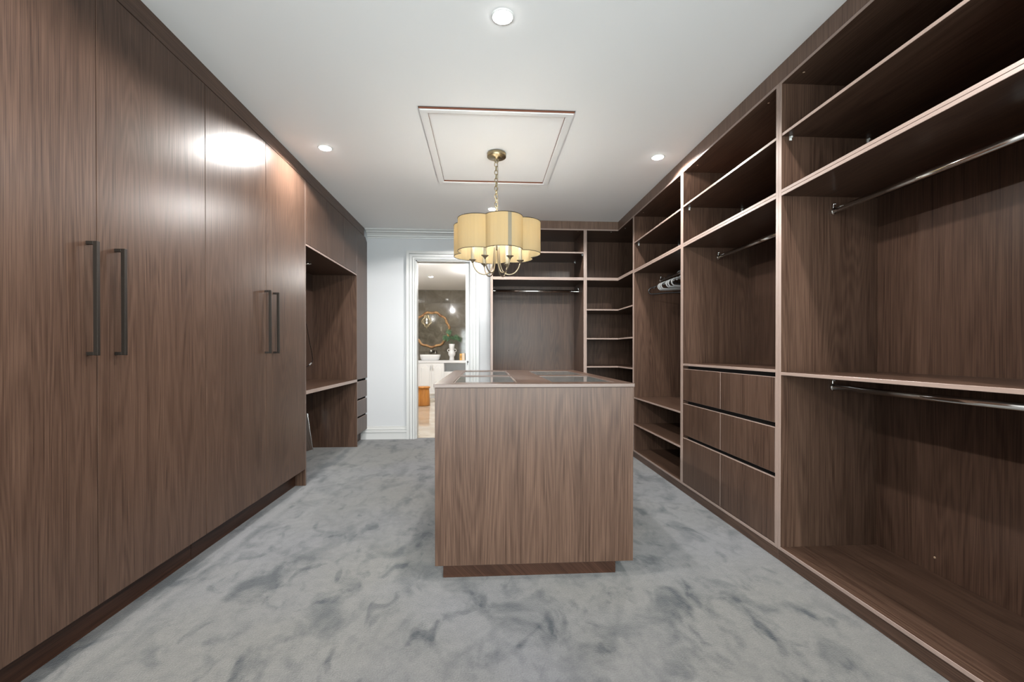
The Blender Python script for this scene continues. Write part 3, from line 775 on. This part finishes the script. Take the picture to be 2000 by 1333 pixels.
def bath_light(loc, lab, w, fill=False): return make_downlight(loc, lab, w, fill)
bath_light((-1.124, 9.416, H), 'round ceiling downlight in the bathroom seen through the doorway', BATH_W)
for loc in ((-1.124, 7.4, H), (.0, 8.6, H), (-2.3, 9.0, H)):  # unseen lamps added to brighten the bathroom and its ceiling
    bath_light(loc, 'lamp added as bathroom globe hidden behind the far wall', BATH_W * .8, True)['group'] = 'added unseen bathroom lamps'

# vanity
VY = 10.9
vn = thing('vanity', 'white vanity cabinet with arched panel doors below the mirror', 'vanity', (-1.3, VY + .25, 0))
VZ0, VZ1 = .855, .915
bm = bmesh.new(); add_box(bm, -2.2, .3, VY - .01, BY1 - .010, VZ0, VZ1, .003); finish('countertop', bm, STONE, vn)
VX = [-1.873, -1.581, -1.289, -.997, -.705, -.20, .3]
bm = bmesh.new()
add_box(bm, -2.2, -.990, VY + .02, BY1 - .011, .10, VZ0 - .001)
add_box(bm, -.990, .3, VY + .02, BY1 - .011, .10, .640); add_box(bm, -.990, .3, BY1 - .03, BY1 - .011, .641, VZ0 - .001); add_box(bm, .28, .3, VY + .02, BY1 - .03, .641, VZ0 - .001)
finish('carcass', bm, VANW, vn)
bm = bmesh.new(); add_box(bm, -2.2, .3, VY + .06, BY1 - .02, .0005, .0995); finish('kickboard', bm, VANW, vn)
def arch_door(x0, x1):
    bm = bmesh.new(); add_box(bm, x0 + .002, x1 - .002, VY, VY + .019, .175, VZ0 - .004, .0015); d = finish('door', bm, VANW, vn)
    w = x1 - x0; zt = VZ0 - .004
    def arch(inset, side):
        pts = [(x0 + side, .175 + side), (x1 - side, .175 + side)]
        for k in range(13):
            u = k / 12; x = x1 - side - (w - 2 * side) * u
            z = zt - .115 + .06 * (math.sin(math.pi * max(0, min(1, (u - .18) / .64))) ** 1.3 if .18 < u < .82 else 0)
            pts.append((x, z - inset))
        return pts
    bm = bmesh.new(); o_, i_ = arch(0, .045), arch(.010, .055)
    vo_ = [bm.verts.new((p[0], VY - .0002, p[1])) for p in o_]; vt_ = [bm.verts.new((p[0], VY - .007, p[1])) for p in i_]
    for k in range(len(o_)):
        j = (k + 1) % len(o_); bm.faces.new((vo_[k], vo_[j], vt_[j], vt_[k]))
    bm.faces.new(vt_); bmesh.ops.recalc_face_normals(bm, faces=bm.faces); finish('raised_panel', bm, VANW, d)
    return d
for k in range(3):
    d = arch_door(VX[k], VX[k + 1]); hx = VX[k + 1] - .025 if k in (1,) else VX[k] + .025
    bm = bmesh.new(); add_tube(bm, smooth_path([(hx, VY, .665), (hx, VY - .022, .685), (hx, VY - .026, .73), (hx, VY - .022, .78), (hx, VY, .80)], 4), .005, 6); finish('pull', bm, CHROME, d)
for x0, x1 in ((-.988, -.35), (-.35, .3)):
    for z0, z1 in ((.47, .638), (.30, .468), (.105, .298)):
        bm = bmesh.new(); add_box(bm, x0 + .002, x1 - .002, VY, VY + .019, z0 + .002, z1 - .002, .002); finish('drawer', bm, VANW, vn)
bm = bmesh.new(); add_box(bm, VX[0], -.992, VY, VY + .019, .105, .173, .002); finish('rail', bm, VANW, vn)

# basin and wall tap
bs = thing('basin', 'white ceramic vessel basin on the vanity top', 'basin', (-1.35, 11.15, VZ1))
bm = bmesh.new()
def rrect(hx, hy, r, n=5):
    pts = []
    for sx, sy, a0 in ((1, 1, 0), (-1, 1, 90), (-1, -1, 180), (1, -1, 270)):
        for k in range(n + 1):
            a = R(a0 + 90 * k / n); pts.append((sx * (hx - r) + r * math.cos(a), sy * (hy - r) + r * math.sin(a)))
    return pts
rings = []
for hx, hy, r, z in ((.195, .13, .06, 0), (.222, .155, .07, .02), (.240, .172, .07, .10), (.244, .176, .07, .138), (.240, .172, .07, .140), (.232, .164, .065, .134), (.20, .135, .06, .05), (.12, .08, .05, .022)):
    rings.append([bm.verts.new((-1.35 + p[0], 11.15 + p[1], VZ1 + .0005 + z)) for p in rrect(hx, hy, r)])
for a, b in zip(rings, rings[1:]):
    for k in range(len(a)):
        j = (k + 1) % len(a); bm.faces.new((a[k], a[j], b[j], b[k])).smooth = True
bm.faces.new(list(reversed(rings[0]))); bm.faces.new(rings[-1]); bmesh.ops.recalc_face_normals(bm, faces=bm.faces)
finish('bowl', bm, CERAMIC, bs)
bm = bmesh.new(); add_lathe(bm, [(.022, .0228), (.022, .026)], (-1.35, 11.15, VZ1), 16); finish('waste', bm, CHROME, bs)
tp = thing('wall_tap', 'chrome wall-mounted tap with lever above the basin', 'tap', (-1.29, BY1 - .009, 1.14))
bm = bmesh.new(); add_box(bm, -1.41, -1.22, BY1 - .022, BY1 - .0095, 1.105, 1.165, .004); finish('back_plate', bm, BRONZE, tp)
bm = bmesh.new(); add_lathe(bm, [(.034, -.022), (.036, -.06), (.033, -.065)], (-1.365, BY1, 1.14), 20, axis='Y'); finish('mixer', bm, CHROME, tp)
bm = bmesh.new(); add_tube(bm, [(-1.235, BY1 - .023, 1.14), (-1.235, BY1 - .21, 1.135), (-1.235, BY1 - .225, 1.11), (-1.235, BY1 - .225, 1.085)], .017, 12); finish('spout', bm, CHROME, tp)

# mirror with wavy round frame
MC = Vector((-1.352, 11.45, 1.69)); MR = .435
mr = thing('mirror', 'round wall mirror with wavy gilded wood frame above the basin', 'mirror', MC)
bm = bmesh.new(); ring = []
nn = 132
prof = [(-.028, .010), (-.030, -.010), (-.018, -.024), (0, -.030), (.018, -.024), (.030, -.010), (.028, .010)]
for k in range(nn):
    a = 2 * math.pi * k / nn; wob = .013 * math.sin(11 * a)
    u = Vector((math.cos(a), 0, math.sin(a)))
    ring.append([bm.verts.new(MC + u * (MR + wob + p[0]) + Vector((0, p[1], 0))) for p in prof])
for k in range(nn):
    a, b = ring[k], ring[(k + 1) % nn]
    for q in range(len(prof)):
        w_ = (q + 1) % len(prof); bm.faces.new((a[q], a[w_], b[w_], b[q])).smooth = True
bmesh.ops.recalc_face_normals(bm, faces=bm.faces); finish('frame', bm, MFRAME, mr)
bm = bmesh.new(); add_lathe(bm, [(MR - .005, .008), (MR - .005, -.004)], MC, 64, axis='Y')
for f in bm.faces: f.smooth = False
finish('glass', bm, MIRROR, mr)

# vase, palm fans, boxes
VC = (-.818, 11.13, VZ1 + .0005)
vs = thing('vase', 'white two-handled vase on the vanity top', 'vase', VC)
bm = bmesh.new(); add_lathe(bm, [(.062, 0), (.060, .02), (.055, .075), (.058, .09), (.078, .115), (.089, .15), (.090, .175), (.080, .205), (.062, .232), (.055, .245), (.058, .26), (.066, .33), (.076, .405), (.070, .405), (.055, .30)], VC, 28); finish('body', bm, MATTEW, vs)
for s in (-1, 1):
    bm = bmesh.new(); c = Vector(VC) + Vector((s * .078, 0, .243))
    add_tube(bm, [c + Vector((.030 * math.cos(2 * math.pi * k / 14), 0, .034 * math.sin(2 * math.pi * k / 14))) for k in range(14)], .0085, 7, True); finish('handle', bm, MATTEW, vs)
pl = thing('palm_leaves', 'green fan palm leaves standing in the white vase', 'plant', (VC[0], VC[1], VC[2] + .39))
base = Vector((VC[0], VC[1], VC[2] + .406))
for (tip, spread, ln, tilt) in (((-.20, -.05, .135), 62, .15, (0, -1, .25)), ((-.075, .06, .25), 26, .24, (.2, -1, .1)), ((.02, -.10, .11), 70, .14, (0, -1, .4)), ((.13, -.02, .13), 62, .16, (.1, -1, .4)), ((.20, .05, .09), 50, .16, (.2, -.8, .6)), ((-.10, -.06, .09), 55, .14, (0, -1, .6))):
    tipv = base + Vector(tip) * .62 + Vector((0, 0, .045)); d = (Vector(tip)).normalized()
    n_ = Vector(tilt).normalized(); n_ = (n_ - d * n_.dot(d)).normalized(); s_ = d.cross(n_)
    bm = bmesh.new(); add_tube(bm, smooth_path([base, (base + tipv) / 2 + Vector((0, 0, .01)), tipv], 3), .0028, 5)
    nb = 15
    for k in range(nb):
        a = R(spread) * (2 * k / (nb - 1) - 1) * 1.2
        dd = d * math.cos(a) + s_ * math.sin(a); pp = s_ * math.cos(a) - d * math.sin(a)
        L_ = ln * (1 - .25 * abs(2 * k / (nb - 1) - 1)) * random.uniform(.9, 1.05); w_ = .0085
        droop = Vector((0, 0, -.025)) * abs(2 * k / (nb - 1) - 1)
        m_ = tipv + dd * L_ * .5; e_ = tipv + dd * L_ + droop
        vv = [bm.verts.new(q) for q in (tipv, m_ + pp * w_, e_, m_ - pp * w_, m_ + n_ * .005)]
        for tri in ((0, 1, 4), (1, 2, 4), (2, 3, 4), (3, 0, 4)): bm.faces.new([vv[q] for q in tri])
    bmesh.ops.recalc_face_normals(bm, faces=bm.faces); finish('fan_leaf', bm, LEAF, pl)
bx = thing('carton', 'small orange carton on the vanity top near the doorway edge', 'box', (-.593, 11.1, VZ1))
bm = bmesh.new(); add_box(bm, -.622, -.566, 11.06, 11.14, VZ1 + .0005, VZ1 + .165, .002); finish('body', bm, CARD_O, bx)
bm = bmesh.new(); add_box(bm, -.613, -.575, 11.0592, 11.0598, VZ1 + .05, VZ1 + .12); finish('label', bm, plain('brown_print', (.45, .22, .05), .5), bx)
bx = thing('carton', 'small cream carton beside the orange carton', 'box', (-.53, 11.1, VZ1))
bm = bmesh.new(); add_box(bm, -.563, -.497, 11.06, 11.14, VZ1 + .0005, VZ1 + .170, .002); finish('body', bm, CARD_C, bx)
bm = bmesh.new(); add_box(bm, -.5635, -.4965, 11.0595, 11.1405, VZ1 + .171, VZ1 + .176); finish('lid', bm, CARD_C, bx)

# stool
st = thing('stool', 'orange carved timber stump stool on the bathroom floor', 'stool', (-1.285, 9.42, 0))
SC = (-1.285, 9.42, 0)
bm = bmesh.new(); ringsS = []
sg = 30
for r, z in ((.130, .0005), (.134, .02), (.132, .10), (.126, .22), (.120, .30), (.116, .345), (.120, .36)):
    ringsS.append([bm.verts.new((SC[0] + r * (1 + .028 * math.cos(10 * 2 * math.pi * k / sg)) * math.cos(2 * math.pi * k / sg), SC[1] + r * (1 + .028 * math.cos(10 * 2 * math.pi * k / sg)) * math.sin(2 * math.pi * k / sg), z)) for k in range(sg)])
for a, b in zip(ringsS, ringsS[1:]):
    for k in range(sg): j = (k + 1) % sg; bm.faces.new((a[k], a[j], b[j], b[k])).smooth = True
bm.faces.new(list(reversed(ringsS[0]))); bm.faces.new(ringsS[-1]); bmesh.ops.recalc_face_normals(bm, faces=bm.faces); finish('trunk', bm, STOOLW, st)
bm = bmesh.new(); add_lathe(bm, [(.118, .3605), (.138, .368), (.142, .392), (.136, .402), (.02, .403)], SC, 30); finish('seat', bm, STOOLW, st)

# lantern pendant that the mirror shows
pn = thing('lantern_pendant', 'gold openwork lantern pendant seen in the round mirror', 'pendant', (-1.87, 8.4, 2.1))
PC = Vector((-1.87, 8.4, 2.10))
prof = [(.012, .22), (.06, .19), (.075, .16), (.075, .12), (.10, .095), (.15, .05), (.16, .0), (.15, -.05), (.10, -.095), (.075, -.12), (.07, -.155), (.04, -.18), (.012, -.20)]
for k in range(8):
    a = 2 * math.pi * k / 8; u = Vector((math.cos(a), math.sin(a), 0))
    bm = bmesh.new(); add_tube(bm, smooth_path([PC + u * r + Vector((0, 0, z)) for r, z in prof], 2), .0065, 6); finish('rib', bm, BRASS, pn)
bm = bmesh.new(); add_lathe(bm, [(.004, -.255), (.018, -.235), (.008, -.215), (.022, -.195)], PC, 12); add_tube(bm, [PC + Vector((0, 0, .21)), (PC.x, PC.y, H - .02)], .005, 6); add_lathe(bm, [(.05, -.02), (.055, -.0005)], (PC.x, PC.y, H), 20); finish('stem', bm, BRASS, pn)
for z in (-.04, .06):
    bm = bmesh.new(); add_lathe(bm, [(.012, z - .03), (.02, z), (.008, z + .03)], PC, 12); finish('bulb', bm, BULBB, pn)
